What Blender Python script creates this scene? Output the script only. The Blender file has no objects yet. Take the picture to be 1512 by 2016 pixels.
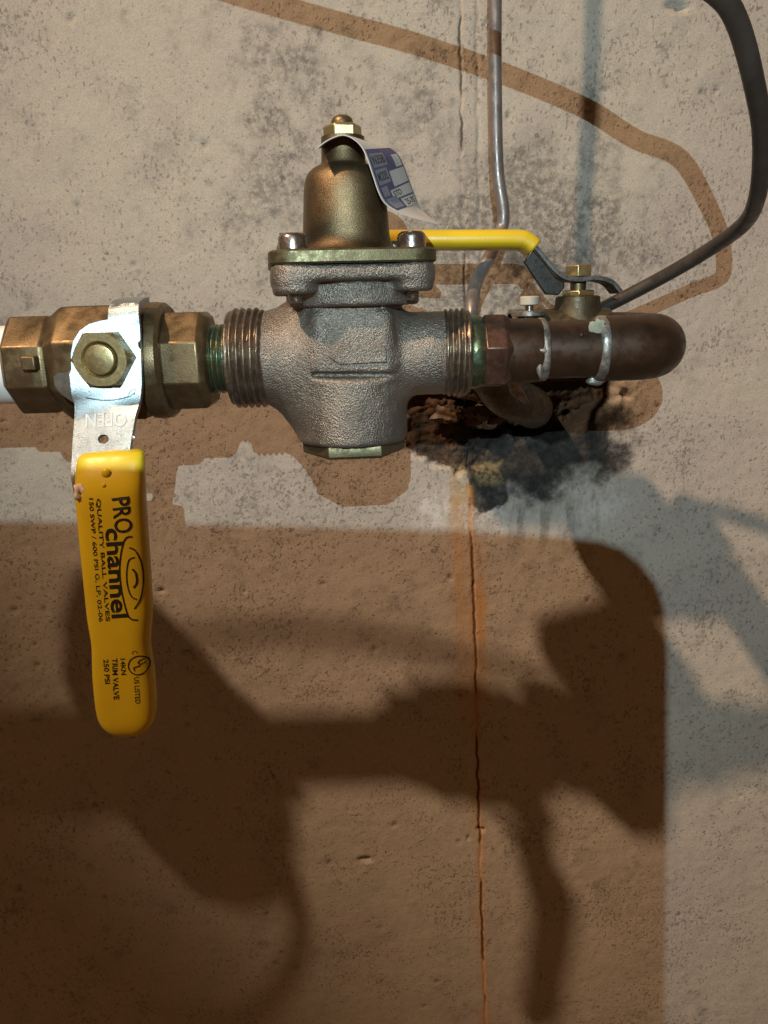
import bpy, math, random
import numpy as np
from mathutils import Matrix, Vector
from mathutils.geometry import delaunay_2d_cdt
random.seed(7); RNG = np.random.default_rng(11)
SC = bpy.context.scene
COL = SC.collection
R = math.radians

# ------------------------------------------------------------------ camera
cam_d = bpy.data.cameras.new('camera'); cam = bpy.data.objects.new('camera', cam_d); COL.objects.link(cam)
cam_d.sensor_fit = 'VERTICAL'; cam_d.sensor_height = 36; cam_d.sensor_width = 27; cam_d.lens = 1514 / 2016 * 36
cam_d.clip_start = 0.002; cam_d.clip_end = 50
CAM = (0, -0.451, 0.017)
CROT = Matrix.Rotation(R(75), 3, 'X') @ Matrix.Rotation(R(-1.6), 3, 'Z')
cam.matrix_world = Matrix.Translation(CAM) @ CROT.to_4x4()
SC.camera = cam
# ------------------------------------------------------------------ world: dim warm bounce of the cellar
wd = bpy.data.worlds.new('World'); SC.world = wd; wd.use_nodes = True
bg = wd.node_tree.nodes['Background']; bg.inputs[0].default_value = (1.0, 0.45, 0.17, 1); bg.inputs[1].default_value = 0.122
# ------------------------------------------------------------------ lamps
def lamp(name, loc, col, power, radius):
    l = bpy.data.lights.new(name, 'POINT'); l.color = col; l.energy = power; l.shadow_soft_size = radius
    o = bpy.data.objects.new(name, l); o.location = loc; COL.objects.link(o); return o
lamp('head_torch', (-0.008, -0.560, 0.110), (0.72, 0.96, 1.0), 8.2, 0.0006)
BULB = (-1.61, -1.57, 2.54)
WALL_Y = 30.0                                                       # the wall's face, mm behind the origin
bulb = lamp('ceiling_bulb', BULB, (1.0, 0.68, 0.42), 565, 0.050)
bulb.data.type = 'SPOT'; bulb.data.spot_size = R(15); bulb.data.spot_blend = 1.0     # narrow soft cone, added so the wall dims towards its bottom
bulb.rotation_euler = (Vector((0.03, 0, 0.03)) - Vector(bulb.location)).to_track_quat('-Z', 'Y').to_euler()
SC.view_settings.view_transform = 'Standard'; SC.view_settings.look = 'None'
SC.view_settings.exposure = 0.0; SC.view_settings.gamma = 1.0
SC.render.engine = 'CYCLES'
SC.cycles.max_bounces = 6

# ------------------------------------------------------------------ helpers
ORG = {}
def at(u, v, y):
    """photograph pixel -> point in mm on the plane at depth y (mm)"""
    d = CROT @ Vector(((u - 756) / 1514, -(v - 1008) / 1514, -1))
    t = (y / 1000 - CAM[1]) / d.y
    return np.array([(CAM[0] + t * d.x) * 1000, y, (CAM[2] + t * d.z) * 1000])
def thing(name, base, label, cat, group=None):
    o = bpy.data.objects.new(name, None); o.empty_display_size = 0.02; COL.objects.link(o)
    o.location = [c / 1000 for c in base]; o['label'] = label; o['category'] = cat
    if group: o['group'] = group
    ORG[o.name] = np.array(base, float); return o
def obj(name, V, Fc, mat, parent=None, base=None, smooth=True, angle=35, bevel=0, sub=0):
    V = np.asarray(V, float)
    if parent is not None: b = ORG[parent.name]
    else: b = np.array(base if base is not None else V.mean(0), float)
    me = bpy.data.meshes.new(name); me.from_pydata(((V - b) / 1000).tolist(), [], [list(map(int, f)) for f in Fc])
    me.validate(); me.update()
    import bmesh
    bm = bmesh.new(); bm.from_mesh(me); bmesh.ops.recalc_face_normals(bm, faces=bm.faces); bm.to_mesh(me); bm.free()
    if smooth:
        me.polygons.foreach_set('use_smooth', [True] * len(me.polygons)); me.set_sharp_from_angle(angle=R(angle))
    me.materials.append(mat)
    o = bpy.data.objects.new(name, me); COL.objects.link(o)
    if parent is not None: o.parent = parent
    else: o.location = (b / 1000).tolist()
    ORG[o.name] = b
    if bevel:
        m = o.modifiers.new('bevel', 'BEVEL'); m.width = bevel / 1000; m.segments = 2; m.limit_method = 'ANGLE'; m.angle_limit = R(28)
    if sub:
        m = o.modifiers.new('sub', 'SUBSURF'); m.levels = sub; m.render_levels = sub
    return o
def tag(o, label, cat, group=None):
    o['label'] = label; o['category'] = cat
    if group: o['group'] = group
    return o
AX = {'x': ((1, 0, 0), (0, -1, 0), (0, 0, 1)), 'y': ((0, 1, 0), (1, 0, 0), (0, 0, 1)), 'z': ((0, 0, 1), (1, 0, 0), (0, 1, 0))}
def lathe(prof, c, axis='z', n=48, ph=0.0, caps=True, rfun=None):
    a, e1, e2 = [np.array(k, float) for k in AX[axis]]
    c = np.array(c, float); V = []; Fc = []
    for (s, r) in prof:
        for k in range(n):
            t = 2 * math.pi * k / n + ph
            rr = r if rfun is None else rfun(s, t, r)
            V.append(c + a * s + (e1 * math.cos(t) + e2 * math.sin(t)) * rr)
    for i in range(len(prof) - 1):
        for k in range(n):
            Fc.append((i * n + k, i * n + (k + 1) % n, (i + 1) * n + (k + 1) % n, (i + 1) * n + k))
    if caps:
        Fc.append(list(range(n))[::-1]); Fc.append([(len(prof) - 1) * n + k for k in range(n)])
    return V, Fc
def join(*ms):
    V = []; Fc = []
    for v, f in ms:
        o = len(V); V += list(v); Fc += [[i + o for i in q] for q in f]
    return V, Fc
def thread(x0, x1, r, pitch, depth, c, axis='x', n=72, per=6, core=True):
    m = max(6, int((x1 - x0) / pitch * per)); prof = [(x0 + (x1 - x0) * i / m, r) for i in range(m + 1)]
    def rf(s, t, r0):
        f = ((s / pitch - t / (2 * math.pi)) % 1.0); tri = 1 - abs(2 * f - 1); tri = min(1, max(0, tri * 1.5 - .15))
        e = min(1, (s - x0) / pitch / .8 + .0, (x1 - s) / pitch / .8 + .0)
        return r0 - depth + depth * tri * max(0, e)
    return lathe(prof, c, axis, n, rfun=rf)
def crom(pts, n=10):
    P = [np.array(p, float) for p in pts]; P = [2 * P[0] - P[1]] + P + [2 * P[-1] - P[-2]]; out = []
    for i in range(1, len(P) - 2):
        p0, p1, p2, p3 = P[i - 1:i + 3]
        for k in range(n):
            t = k / n
            out.append(.5 * (2 * p1 + (p2 - p0) * t + (2 * p0 - 5 * p1 + 4 * p2 - p3) * t * t + (3 * p1 - p0 - 3 * p2 + p3) * t ** 3))
    out.append(P[-2]); return out
def tube(path, r, n=20, caps=True):
    P = [np.array(p, float) for p in path]; V = []; Fc = []; up = None
    for i, p in enumerate(P):
        d = P[min(i + 1, len(P) - 1)] - P[max(i - 1, 0)]; d /= np.linalg.norm(d)
        if up is None:
            up = np.cross(d, [0.3, 0.5, 0.8]); up /= np.linalg.norm(up)
        up = up - d * up.dot(d); up /= np.linalg.norm(up); w = np.cross(d, up)
        rr = r[i] if hasattr(r, '__len__') else r
        for k in range(n):
            t = 2 * math.pi * k / n; V.append(p + (up * math.cos(t) + w * math.sin(t)) * rr)
    for i in range(len(P) - 1):
        for k in range(n): Fc.append((i * n + k, i * n + (k + 1) % n, (i + 1) * n + (k + 1) % n, (i + 1) * n + k))
    if caps: Fc += [list(range(n))[::-1], [(len(P) - 1) * n + k for k in range(n)]]
    return V, Fc
def loft(secs, n=40, e=3.0):
    """secs: (centre, width vector, thickness vector) -> superellipse skin"""
    V = []; Fc = []
    for c, a, b in secs:
        for k in range(n):
            t = 2 * math.pi * k / n; ct, st = math.cos(t), math.sin(t)
            V.append(np.array(c, float) + np.array(a, float) * math.copysign(abs(ct) ** (2 / e), ct) + np.array(b, float) * math.copysign(abs(st) ** (2 / e), st))
    for i in range(len(secs) - 1):
        for k in range(n): Fc.append((i * n + k, i * n + (k + 1) % n, (i + 1) * n + (k + 1) % n, (i + 1) * n + k))
    Fc += [list(range(n))[::-1], [(len(secs) - 1) * n + k for k in range(n)]]
    return V, Fc
def blob(c, r, seed, n=12, amp=.25):
    rg = np.random.default_rng(seed); V = []; Fc = []; ph = rg.random(9) * 6.28; m = n // 2 + 1
    for i in range(m + 1):
        th = math.pi * i / m
        for k in range(n):
            t = 2 * math.pi * k / n; d = np.array([math.sin(th) * math.cos(t), math.sin(th) * math.sin(t), math.cos(th)])
            s = 1 + amp * (math.sin(3 * d[0] + ph[0]) * math.sin(4 * d[1] + ph[1]) + .7 * math.sin(5 * d[2] + ph[2] + 2 * d[0]) + .5 * math.sin(9 * d[0] + 7 * d[1] + ph[3]) + .4 * math.sin(15 * d[2] + 11 * d[0] + ph[4]) * math.sin(13 * d[1] + ph[5]))
            V.append(np.array(c) + d * np.array(r) * s)
    for i in range(m):
        for k in range(n): Fc.append((i * n + k, i * n + (k + 1) % n, (i + 1) * n + (k + 1) % n, (i + 1) * n + k))
    return V, Fc
def inside(p, poly):
    x, y = p; c = False; j = len(poly) - 1
    for i in range(len(poly)):
        xi, yi = poly[i]; xj, yj = poly[j]
        if (yi > y) != (yj > y) and x < (xj - xi) * (y - yi) / (yj - yi + 1e-12) + xi: c = not c
        j = i
    return c
def sheet(outline, holes, fmap, th, step=2.2):
    """flat outline with holes, bent by fmap(x, q) -> (point, normal), with a thickness"""
    pts = []; ed = []
    def ring(poly):
        o = len(pts); m = len(poly)
        for p in poly: pts.append(Vector(p))
        for i in range(m): ed.append((o + i, o + (i + 1) % m))
    def dense(poly):
        out = []
        for i, p in enumerate(poly):
            q = poly[(i + 1) % len(poly)]; m = max(1, int(math.hypot(q[0] - p[0], q[1] - p[1]) / step))
            for k in range(m): out.append((p[0] + (q[0] - p[0]) * k / m, p[1] + (q[1] - p[1]) * k / m))
        return out
    rings = [dense(outline)] + holes
    for r_ in rings: ring(r_)
    xs = [p[0] for p in outline]; ys = [p[1] for p in outline]
    x = min(xs) + step / 2
    while x < max(xs):
        y = min(ys) + step / 2
        while y < max(ys):
            if inside((x, y), outline) and not any(inside((x, y), h) for h in holes): pts.append(Vector((x, y)))
            y += step
        x += step
    v, e, f, _, _, _ = delaunay_2d_cdt(pts, ed, [], 0, 1e-5)
    tri = []
    for t in f:
        c = (sum(v[i].x for i in t) / 3, sum(v[i].y for i in t) / 3)
        if inside(c, outline) and not any(inside(c, h) for h in holes): tri.append(list(t))
    n = len(v); A = []; B = []
    for p in v:
        q, nn = fmap(p.x, p.y); A.append(np.array(q)); B.append(np.array(q) - np.array(nn) * th)
    cnt = {}
    for t in tri:
        for i in range(3):
            k = (t[i], t[(i + 1) % 3]); cnt[k] = 1
    F2 = tri + [[i + n for i in t[::-1]] for t in tri]
    for (a, b) in cnt:
        if (b, a) not in cnt: F2.append([b, a, a + n, b + n])
    return A + B, F2
def glyphs(s, bold=0.0, ext=0.0):
    cu = bpy.data.curves.new('t', 'FONT'); cu.body = s; cu.size = 1; cu.offset = bold; cu.extrude = ext; cu.resolution_u = 4
    o = bpy.data.objects.new('t', cu); COL.objects.link(o)
    dg = bpy.context.evaluated_depsgraph_get(); me = bpy.data.meshes.new_from_object(o.evaluated_get(dg))
    V = np.array([v.co[:] for v in me.vertices]); Fc = [list(p.vertices) for p in me.polygons]
    bpy.data.objects.remove(o); bpy.data.curves.remove(cu); bpy.data.meshes.remove(me)
    lo = V.min(0); hi = V.max(0); V[:, 0] = (V[:, 0] - lo[0]) / (hi[0] - lo[0]); V[:, 1] = (V[:, 1] - lo[1]) / (hi[1] - lo[1])
    return V, Fc
# ---- numpy surface from a distance field (cast bodies)
def surface_nets(f, lo, hi, h):
    xs = [np.arange(lo[i], hi[i] + h, h) for i in range(3)]
    X, Y, Z = np.meshgrid(*xs, indexing='ij'); D = f(X, Y, Z); S = D < 0
    nx, ny, nz = D.shape
    acc = np.zeros((nx - 1, ny - 1, nz - 1, 3)); cnt = np.zeros((nx - 1, ny - 1, nz - 1))
    for ax in range(3):
        sl0 = [slice(None)] * 3; sl1 = [slice(None)] * 3; sl0[ax] = slice(0, -1); sl1[ax] = slice(1, None)
        d0 = D[tuple(sl0)]; d1 = D[tuple(sl1)]; cr = (d0 < 0) != (d1 < 0)
        with np.errstate(divide='ignore', invalid='ignore'): t = np.where(cr, d0 / (d0 - d1), 0)
        o = [a for a in range(3) if a != ax]
        for i in (0, 1):
            for j in (0, 1):
                sl = [slice(None)] * 3
                sl[o[0]] = slice(i, i + D.shape[o[0]] - 1); sl[o[1]] = slice(j, j + D.shape[o[1]] - 1)
                c = cr[tuple(sl)]; tt = t[tuple(sl)]
                cnt += c; acc[..., ax] += c * tt; acc[..., o[0]] += c * i; acc[..., o[1]] += c * j
    act = cnt > 0; idx = -np.ones(act.shape, int); idx[act] = np.arange(act.sum())
    ijk = np.argwhere(act); V = ijk + acc[act] / cnt[act][:, None]
    V = np.array(lo) + V * h; Fc = []
    for ax in range(3):
        sl0 = [slice(None)] * 3; sl1 = [slice(None)] * 3; sl0[ax] = slice(0, -1); sl1[ax] = slice(1, None)
        s0 = S[tuple(sl0)]; s1 = S[tuple(sl1)]; E = np.argwhere(s0 != s1); fl = s0[tuple(E.T)]
        o = [(ax + 1) % 3, (ax + 2) % 3]
        ok = np.all([(E[:, k] > 0) & (E[:, k] < D.shape[k] - 1) for k in o], axis=0); E = E[ok]; fl = fl[ok]
        def g(a, b):
            q = E.copy(); q[:, o[0]] -= a; q[:, o[1]] -= b; return idx[tuple(q.T)]
        q = np.stack([g(1, 1), g(0, 1), g(0, 0), g(1, 0)], 1); q[~fl] = q[~fl][:, ::-1]
        Fc += q.tolist()
    return V, Fc
def smin(a, b, k): 
    h = np.clip(.5 + .5 * (b - a) / k, 0, 1); return b * (1 - h) + a * h - k * h * (1 - h)
def sbox(X, Y, Z, c, b, r):
    qx = np.abs(X - c[0]) - b[0] + r; qy = np.abs(Y - c[1]) - b[1] + r; qz = np.abs(Z - c[2]) - b[2] + r
    return np.sqrt(np.maximum(qx, 0) ** 2 + np.maximum(qy, 0) ** 2 + np.maximum(qz, 0) ** 2) + np.minimum(np.maximum(qx, np.maximum(qy, qz)), 0) - r
def scyl(rad, ax, mid, half, rnd=1.0):
    dx = rad + rnd; dy = np.abs(ax - mid) - half + rnd
    return np.minimum(np.maximum(dx, dy), 0) + np.sqrt(np.maximum(dx, 0) ** 2 + np.maximum(dy, 0) ** 2) - rnd

# ------------------------------------------------------------------ materials
class NT:
    def __init__(s, name):
        s.m = bpy.data.materials.new(name); s.m.use_nodes = True; s.t = s.m.node_tree; s.b = s.t.nodes['Principled BSDF']
        s.tc = s.t.nodes.new('ShaderNodeTexCoord'); s.co = s.tc.outputs['Object']
    def link(s, a, b): s.t.links.new(a, b)
    def node(s, k, **kw):
        n = s.t.nodes.new(k)
        for a, v in kw.items(): setattr(n, a, v)
        return n
    def noise(s, scale, detail=3, rough=.55, co=None, dist=0, stretch=None):
        n = s.node('ShaderNodeTexNoise'); n.inputs['Scale'].default_value = scale; n.inputs['Detail'].default_value = detail
        n.inputs['Roughness'].default_value = rough; n.inputs['Distortion'].default_value = dist
        c = co or s.co
        if stretch:
            mp = s.node('ShaderNodeMapping'); mp.inputs['Scale'].default_value = stretch; s.link(c, mp.inputs[0]); c = mp.outputs[0]
        s.link(c, n.inputs['Vector']); return n.outputs['Fac']
    def ramp(s, f, a, b, lo=0., hi=1.):
        n = s.node('ShaderNodeMapRange', interpolation_type='SMOOTHSTEP'); s.link(f, n.inputs[0])
        for i, v in enumerate((a, b, lo, hi)): n.inputs[i + 1].default_value = v
        return n.outputs[0]
    def math(s, op, a, b=None):
        n = s.node('ShaderNodeMath', operation=op)
        for i, v in enumerate((a, b)):
            if v is None: continue
            if isinstance(v, (int, float)): n.inputs[i].default_value = v
            else: s.link(v, n.inputs[i])
        return n.outputs[0]
    def mix(s, f, a, b, mode='MIX'):
        n = s.node('ShaderNodeMix', data_type='RGBA', blend_type=mode)
        for i, v in ((0, f), (6, a), (7, b)):
            if isinstance(v, (int, float)): n.inputs[i].default_value = v
            elif isinstance(v, tuple): n.inputs[i].default_value = (*v, 1)
            else: s.link(v, n.inputs[i])
        return n.outputs[2]
    def bump(s, f, strength, dist, prev=None):
        n = s.node('ShaderNodeBump'); n.inputs['Strength'].default_value = strength; n.inputs['Distance'].default_value = dist
        s.link(f, n.inputs['Height'])
        if prev is not None: s.link(prev, n.inputs['Normal'])
        return n.outputs[0]
    def out(s, col=None, rough=None, metal=None, normal=None, spec=None):
        for k, v in (('Base Color', col), ('Roughness', rough), ('Metallic', metal), ('Specular IOR Level', spec)):
            if v is None: continue
            if isinstance(v, (int, float)): s.b.inputs[k].default_value = v
            elif isinstance(v, tuple): s.b.inputs[k].default_value = (*v, 1)
            else: s.link(v, s.b.inputs[k])
        if normal is not None: s.link(normal, s.b.inputs['Normal'])
        return s.m
def metal(name, c1, c2, rough, metallic=1.0, nscale=120, bump=.15, bscale=900, rvar=.12, dirt=None, dirt_amt=(.58, .72), bdist=.0003, bdet=3):
    t = NT(name); n = t.noise(nscale, 5, .6); n2 = t.noise(nscale * 3.1, 3)
    col = t.mix(t.ramp(n, .35, .65), c1, c2); met = metallic
    r = t.ramp(n2, .3, .7, rough - rvar, rough + rvar)
    if dirt:
        d = t.ramp(t.noise(nscale * .45, 6, .68), *dirt_amt); col = t.mix(d, col, dirt)
        met = t.ramp(d, 0, 1, metallic, metallic * .25); 
    nb = t.bump(t.noise(bscale, bdet, .6), bump, bdist)
    return t.out(col, r, met, nb)
M_BRASS = metal('brass', (.19, .135, .075), (.15, .108, .06), .42, .85, 60, .25, 1700, dirt=(.085, .06, .036), dirt_amt=(.5, .85))
M_BRASS_BRIGHT = metal('brass_bright', (.46, .39, .21), (.41, .345, .185), .36, .9, 200, .15, 1800, rvar=.04)
M_BRASS_OLIVE = metal('brass_olive', (.135, .112, .062), (.105, .09, .05), .46, .8, 150, .25, 1600, dirt=(.06, .055, .035))
M_BONNET = metal('brass_bonnet', (.175, .120, .067), (.14, .10, .057), .43, .92, 70, .5, 2600, rvar=.05, dirt=(.10, .078, .045), dirt_amt=(.5, .9))
M_CAST = metal('cast_bronze', (.245, .208, .178), (.165, .142, .123), .42, .72, 48, 1.0, 1500, rvar=.08, dirt=(.055, .051, .047), dirt_amt=(.50, .80), bdist=.0006, bdet=2)
M_THREAD = metal('thread_bronze', (.20, .155, .115), (.13, .10, .076), .38, .8, 220, .2, 1200, dirt=(.06, .05, .045))
M_GREEN = metal('verdigris_brass', (.12, .125, .065), (.06, .085, .055), .32, .75, 170, .3, 800, dirt=(.06, .12, .10), dirt_amt=(.5, .7))
M_COPPER = metal('aged_copper', (.050, .0255, .0145), (.036, .0185, .0105), .44, .4, 90, .12, 900, dirt=(.042, .030, .022), dirt_amt=(.6, .95))
M_COPPER_PINK = metal('aged_copper_hex', (.092, .046, .032), (.05, .025, .017), .42, .45, 160, .2, 900)
M_SOLDER = metal('solder', (.27, .25, .23), (.13, .12, .112), .46, .55, 260, .4, 900, dirt=(.26, .30, .26), dirt_amt=(.6, .75))
M_STEEL = metal('zinc_plate', (.38, .435, .47), (.31, .36, .395), .37, .92, 120, .35, 2600, rvar=.05, dirt=(.24, .24, .235), dirt_amt=(.62, .85))
M_SCREW = metal('plated_screw', (.40, .36, .33), (.27, .23, .21), .28, .95, 300, .1, 1500, rvar=.05)
M_DARKSTEEL = metal('dark_steel', (.09, .09, .09), (.05, .05, .05), .42, .6, 150, .2, 1200)
M_REAR = metal('dull_brass', (.085, .068, .04), (.05, .04, .025), .5, .6, 120, .3, 900, dirt=(.04, .035, .025))
M_BLACK = metal('black_steel', (.022, .022, .022), (.014, .014, .014), .4, .5, 150, .2, 1200)
def plastic(name, c, c2, rough, bump=.06, scale=700, nscale=60):
    t = NT(name); n = t.noise(nscale, 4); col = t.mix(t.ramp(n, .35, .7), c, c2)
    return t.out(col, t.ramp(t.noise(nscale * 4, 3), .3, .7, rough - .06, rough + .08), 0, t.bump(t.noise(scale, 2), bump, .0003))
M_YELLOW = plastic('yellow_vinyl', (.58, .415, .013), (.52, .365, .013), .36, .10, 900)
M_INK = plastic('black_ink', (.008, .007, .006), (.014, .012, .01), .55)
M_WHITE = plastic('white_pvc', (.78, .77, .76), (.66, .64, .62), .4)
M_PAPER = plastic('tag_paper', (.44, .43, .42), (.37, .36, .35), .55, .05)
M_PAPERBACK = plastic('tag_paper_back', (.62, .60, .57), (.50, .48, .45), .6, .05)
M_BLUE = plastic('blue_print', (.030, .036, .115), (.042, .048, .135), .5)
M_BLUEPALE = plastic('blue_print_pale', (.13, .14, .20), (.17, .18, .23), .5)
M_WIRE = metal('grey_wire', (.24, .22, .22), (.18, .165, .165), .38, .55, 70, .15, 500)
M_CABLE = metal('brown_cable', (.052, .041, .035), (.036, .029, .025), .42, .2, 60, .15, 400)
M_PUTTY = plastic('pink_putty', (.72, .58, .48), (.6, .46, .38), .7, .5, 600)
M_SOIL = plastic('wet_mortar', (.072, .039, .018), (.025, .013, .007), .5, 1.0, 320, 90)
M_PHONE = plastic('black_glass', (.01, .01, .012), (.012, .012, .014), .2)
M_DROP = plastic('milky_drop', (.42, .38, .34), (.36, .33, .30), .2, .0)
M_STAMP_GLINT = plastic('stamp_glint', (.62, .64, .65), (.5, .52, .53), .4)  # pale tone paints in the light caught by the stamped letters

# ------------------------------------------------------------------ wall
def vnoise(x, y, seed):
    rg = np.random.default_rng(seed); T = rg.random((256, 256)); xi = np.floor(x).astype(int); yi = np.floor(y).astype(int)
    fx = x - xi; fy = y - yi; fx = fx * fx * (3 - 2 * fx); fy = fy * fy * (3 - 2 * fy)
    g = lambda a, b: T[a % 256, b % 256]
    return (g(xi, yi) * (1 - fx) + g(xi + 1, yi) * fx) * (1 - fy) + (g(xi, yi + 1) * (1 - fx) + g(xi + 1, yi + 1) * fx) * fy
def fbm(x, y, s, seed, o=4, ru=.55):
    a = 1; t = 0; w = 0
    for k in range(o): t = t + a * vnoise(x / s, y / s, seed + k * 13); w += a; a *= ru; s = s / 2.03
    return t / w
def sstep(a, b, v): t = np.clip((v - a) / (b - a), 0, 1); return t * t * (3 - 2 * t)
xs = np.concatenate([np.linspace(-1300, -330, 26)[:-1], np.arange(-330, 36, 1.5), np.arange(36, 74, .6), np.arange(74, 145, 1.0), np.arange(145, 300, 1.6), np.linspace(300, 1300, 26)])
zs = np.concatenate([np.linspace(-1400, -520, 22)[:-1], np.arange(-520, -120, 1.6), np.arange(-120, 50, 1.0), np.arange(50, 190, 1.5), np.linspace(190, 900, 20)])
GX, GZ = np.meshgrid(xs, zs, indexing='ij')
near = (GX > -340) & (GX < 310) & (GZ > -530) & (GZ < 200)
H = (fbm(GX, GZ, 140, 1) - .5) * 3.0 + (fbm(GX, GZ, 22, 2) - .5) * .8 + (fbm(GX, GZ, 5.5, 3, 3) - .5) * .45
# pits
pit = np.zeros_like(GX)
for k in range(90):
    px = RNG.uniform(-310, 290); pz = RNG.uniform(-500, 180); a = RNG.uniform(1.0, 1.9) * (1.5 if k % 23 == 0 else 1); an = RNG.uniform(0, 3.14); el = RNG.uniform(.45, 1)
    m = (np.abs(GX - px) < 10) & (np.abs(GZ - pz) < 10)
    dx = GX[m] - px; dz = GZ[m] - pz; u = dx * math.cos(an) + dz * math.sin(an); v = -dx * math.sin(an) + dz * math.cos(an)
    pit[m] = np.maximum(pit[m], np.exp(-((u / a) ** 2 + (v / (a * el)) ** 2)))
H -= pit * 1.5
# formwork joint
crz = np.array([-620, -498, -400, -278, -169, -103, 49, 96, 168, 300]); crx = np.array([66, 64.9, 61, 57.5, 55.5, 52.1, 48.2, 47.1, 46.4, 46])
xc = np.interp(GZ, crz, crx) + (fbm(GX * 0, GZ, 9, 21, 4) - .5) * 2.4
dj = GX - xc
crw = .35 + .65 * fbm(GX * 0 + 3, GZ, 14, 22)
joint = np.exp(-(dj / crw) ** 2) * (.55 + .45 * sstep(.35, .55, fbm(GX * 0, GZ, 30, 23)))
H += -1.5 * joint * near + .9 * sstep(-1.5, 1.5, dj) * sstep(160, 30, np.abs(GZ - 10) * 0 + np.abs(dj)) * 1.0
H += 1.0 * np.exp(-((dj - 9) / 1.2) ** 2) * (GZ > -20) * -.8
# ragged hole round the pipe
n1 = fbm(GX, GZ, 26, 31); n2 = fbm(GX, GZ, 8, 32)
e = np.sqrt(((GX - 92) / 52) ** 2 + ((GZ + 36) / 31) ** 2) + (n1 - .5) * .75 + (n2 - .5) * .25
hole = sstep(1.05, .78, e)
e2 = np.sqrt(((GX - 46) / 36) ** 2 + ((GZ + 52) / 27) ** 2) + (n1 - .5) * .9 + (n2 - .5) * .4
spall = sstep(1.0, .8, e2)
rough_soil = (fbm(GX, GZ, 16, 41, 5, .72) - .5)
H += -22 * hole - 5 * spall * (1 - hole) + rough_soil * 16 * np.maximum(hole * .9, spall * .7)
rim = sstep(1.5, 1.0, e) * (1 - hole); H += rim * (fbm(GX, GZ, 6, 42, 3) - .5) * 2.5
# chips
for cx, cz, r in ((158, 163, 5.5), (162, 161.5, 4), (-140, -150, 2.5), (-128, -192, 3), (60, -330, 3.), (-20, -352, 5)):
    H -= 2.6 * np.exp(-(((GX - cx) / r) ** 2 + ((GZ - cz) / (r * .45)) ** 2) ** 2)
# stain masks
def blobm(cx, cz, rx, rz): return np.exp(-((GX - cx) / rx) ** 2 - ((GZ - cz) / rz) ** 2)
fg = fbm(GX, GZ, 13, 51, 5, .62); fl = fbm(GX, GZ, 45, 52, 4); fv = fbm(GX, GZ * .18, 7, 53, 4)
grime = (blobm(-45, 85, 42, 62) * .72 + blobm(-30, 160, 70, 45) * .35 + blobm(78, 32, 62, 40) * 1.6 + blobm(78, 70, 50, 40) * .9 + blobm(28, 130, 18, 50) * .5 + blobm(120, 60, 35, 60) * .35
         + blobm(-205, 20, 50, 30) * .3 + blobm(135, -30, 35, 35) * .35 + blobm(-20, -75, 60, 30) * .35 + blobm(-230, -50, 30, 20) * .35 + blobm(95, -100, 60, 35) * .45 + .10)
fg2 = fbm(GX, GZ, 6, 57, 3, .6)
grime = np.clip(sstep(.30, 1.05, grime * .60 + (fg - .5) * 1.3 + (fg2 - .5) * .7 + (fl - .5) * .5 + .14), 0, 1)
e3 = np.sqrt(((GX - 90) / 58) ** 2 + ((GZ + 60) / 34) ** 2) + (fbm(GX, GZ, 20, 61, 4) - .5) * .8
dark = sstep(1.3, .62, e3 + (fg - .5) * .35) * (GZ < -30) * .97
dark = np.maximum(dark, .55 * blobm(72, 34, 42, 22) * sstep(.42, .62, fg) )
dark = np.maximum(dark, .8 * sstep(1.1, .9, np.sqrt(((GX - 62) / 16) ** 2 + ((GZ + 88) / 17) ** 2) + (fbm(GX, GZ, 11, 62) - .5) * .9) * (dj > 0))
strk = sstep(.45, .68, fv)
white = np.exp(-((GZ + 104) / 16) ** 2) * sstep(-6, 3, GX - 20) * sstep(165, 130, GX) * (.35 + .65 * sstep(.4, .6, fg))
dark = np.maximum(dark, .45 * np.exp(-((GZ + 112) / 26) ** 2) * sstep(62, 75, GX) * sstep(135, 110, GX) * strk)
rust = np.exp(-(dj / 2.2) ** 2) * (GZ < -88) * .75
rust = np.maximum(rust, .95 * np.exp(-((dj + 8) / 5.) ** 2) * sstep(-85, -100, GZ) * sstep(-290, -140, GZ) * (.55 + .8 * strk * fl))
rust = np.maximum(rust, .85 * np.exp(-((dj - 4) / 4.) ** 2) * sstep(-110, -130, GZ) * sstep(-270, -150, GZ) * (.4 + .8 * sstep(.4, .6, fl)))
rust = np.maximum(rust, .85 * np.exp(-(dj / 3.2) ** 2) * sstep(-92, -115, GZ) * sstep(-330, -200, GZ) * (.45 + .55 * strk))
rust = np.maximum(rust, .7 * np.exp(-(dj / 5) ** 2) * (GZ < -110) * sstep(.5, .7, fl))
ochre = sstep(1.0, .7, np.sqrt(((GX - 44) / 7.5) ** 2 + ((GZ + 88) / 17) ** 2) + (n2 - .5) * 1.1) * .8
ochre = np.maximum(ochre, .8 * sstep(1.0, .6, np.sqrt(((GX - 64) / 9) ** 2 + ((GZ + 80) / 10) ** 2) + (n2 - .5) * 1.6))
soil = np.clip(np.maximum(hole, spall * .9), 0, 1)
joint_c = np.exp(-(dj / (.65 + .25 * (GZ < -95))) ** 2) * (.35 + .65 * sstep(.35, .55, fbm(GX * 0, GZ, 30, 23))) * near
nx, nz = GX.shape
KW = (451 + WALL_Y) / 451
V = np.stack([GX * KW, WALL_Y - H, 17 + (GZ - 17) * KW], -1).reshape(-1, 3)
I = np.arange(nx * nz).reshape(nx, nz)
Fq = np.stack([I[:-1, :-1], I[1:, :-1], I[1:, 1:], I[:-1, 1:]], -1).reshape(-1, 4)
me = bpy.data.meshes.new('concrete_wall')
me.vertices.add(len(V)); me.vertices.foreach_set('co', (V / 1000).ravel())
me.loops.add(Fq.size); me.loops.foreach_set('vertex_index', Fq.ravel())
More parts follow.
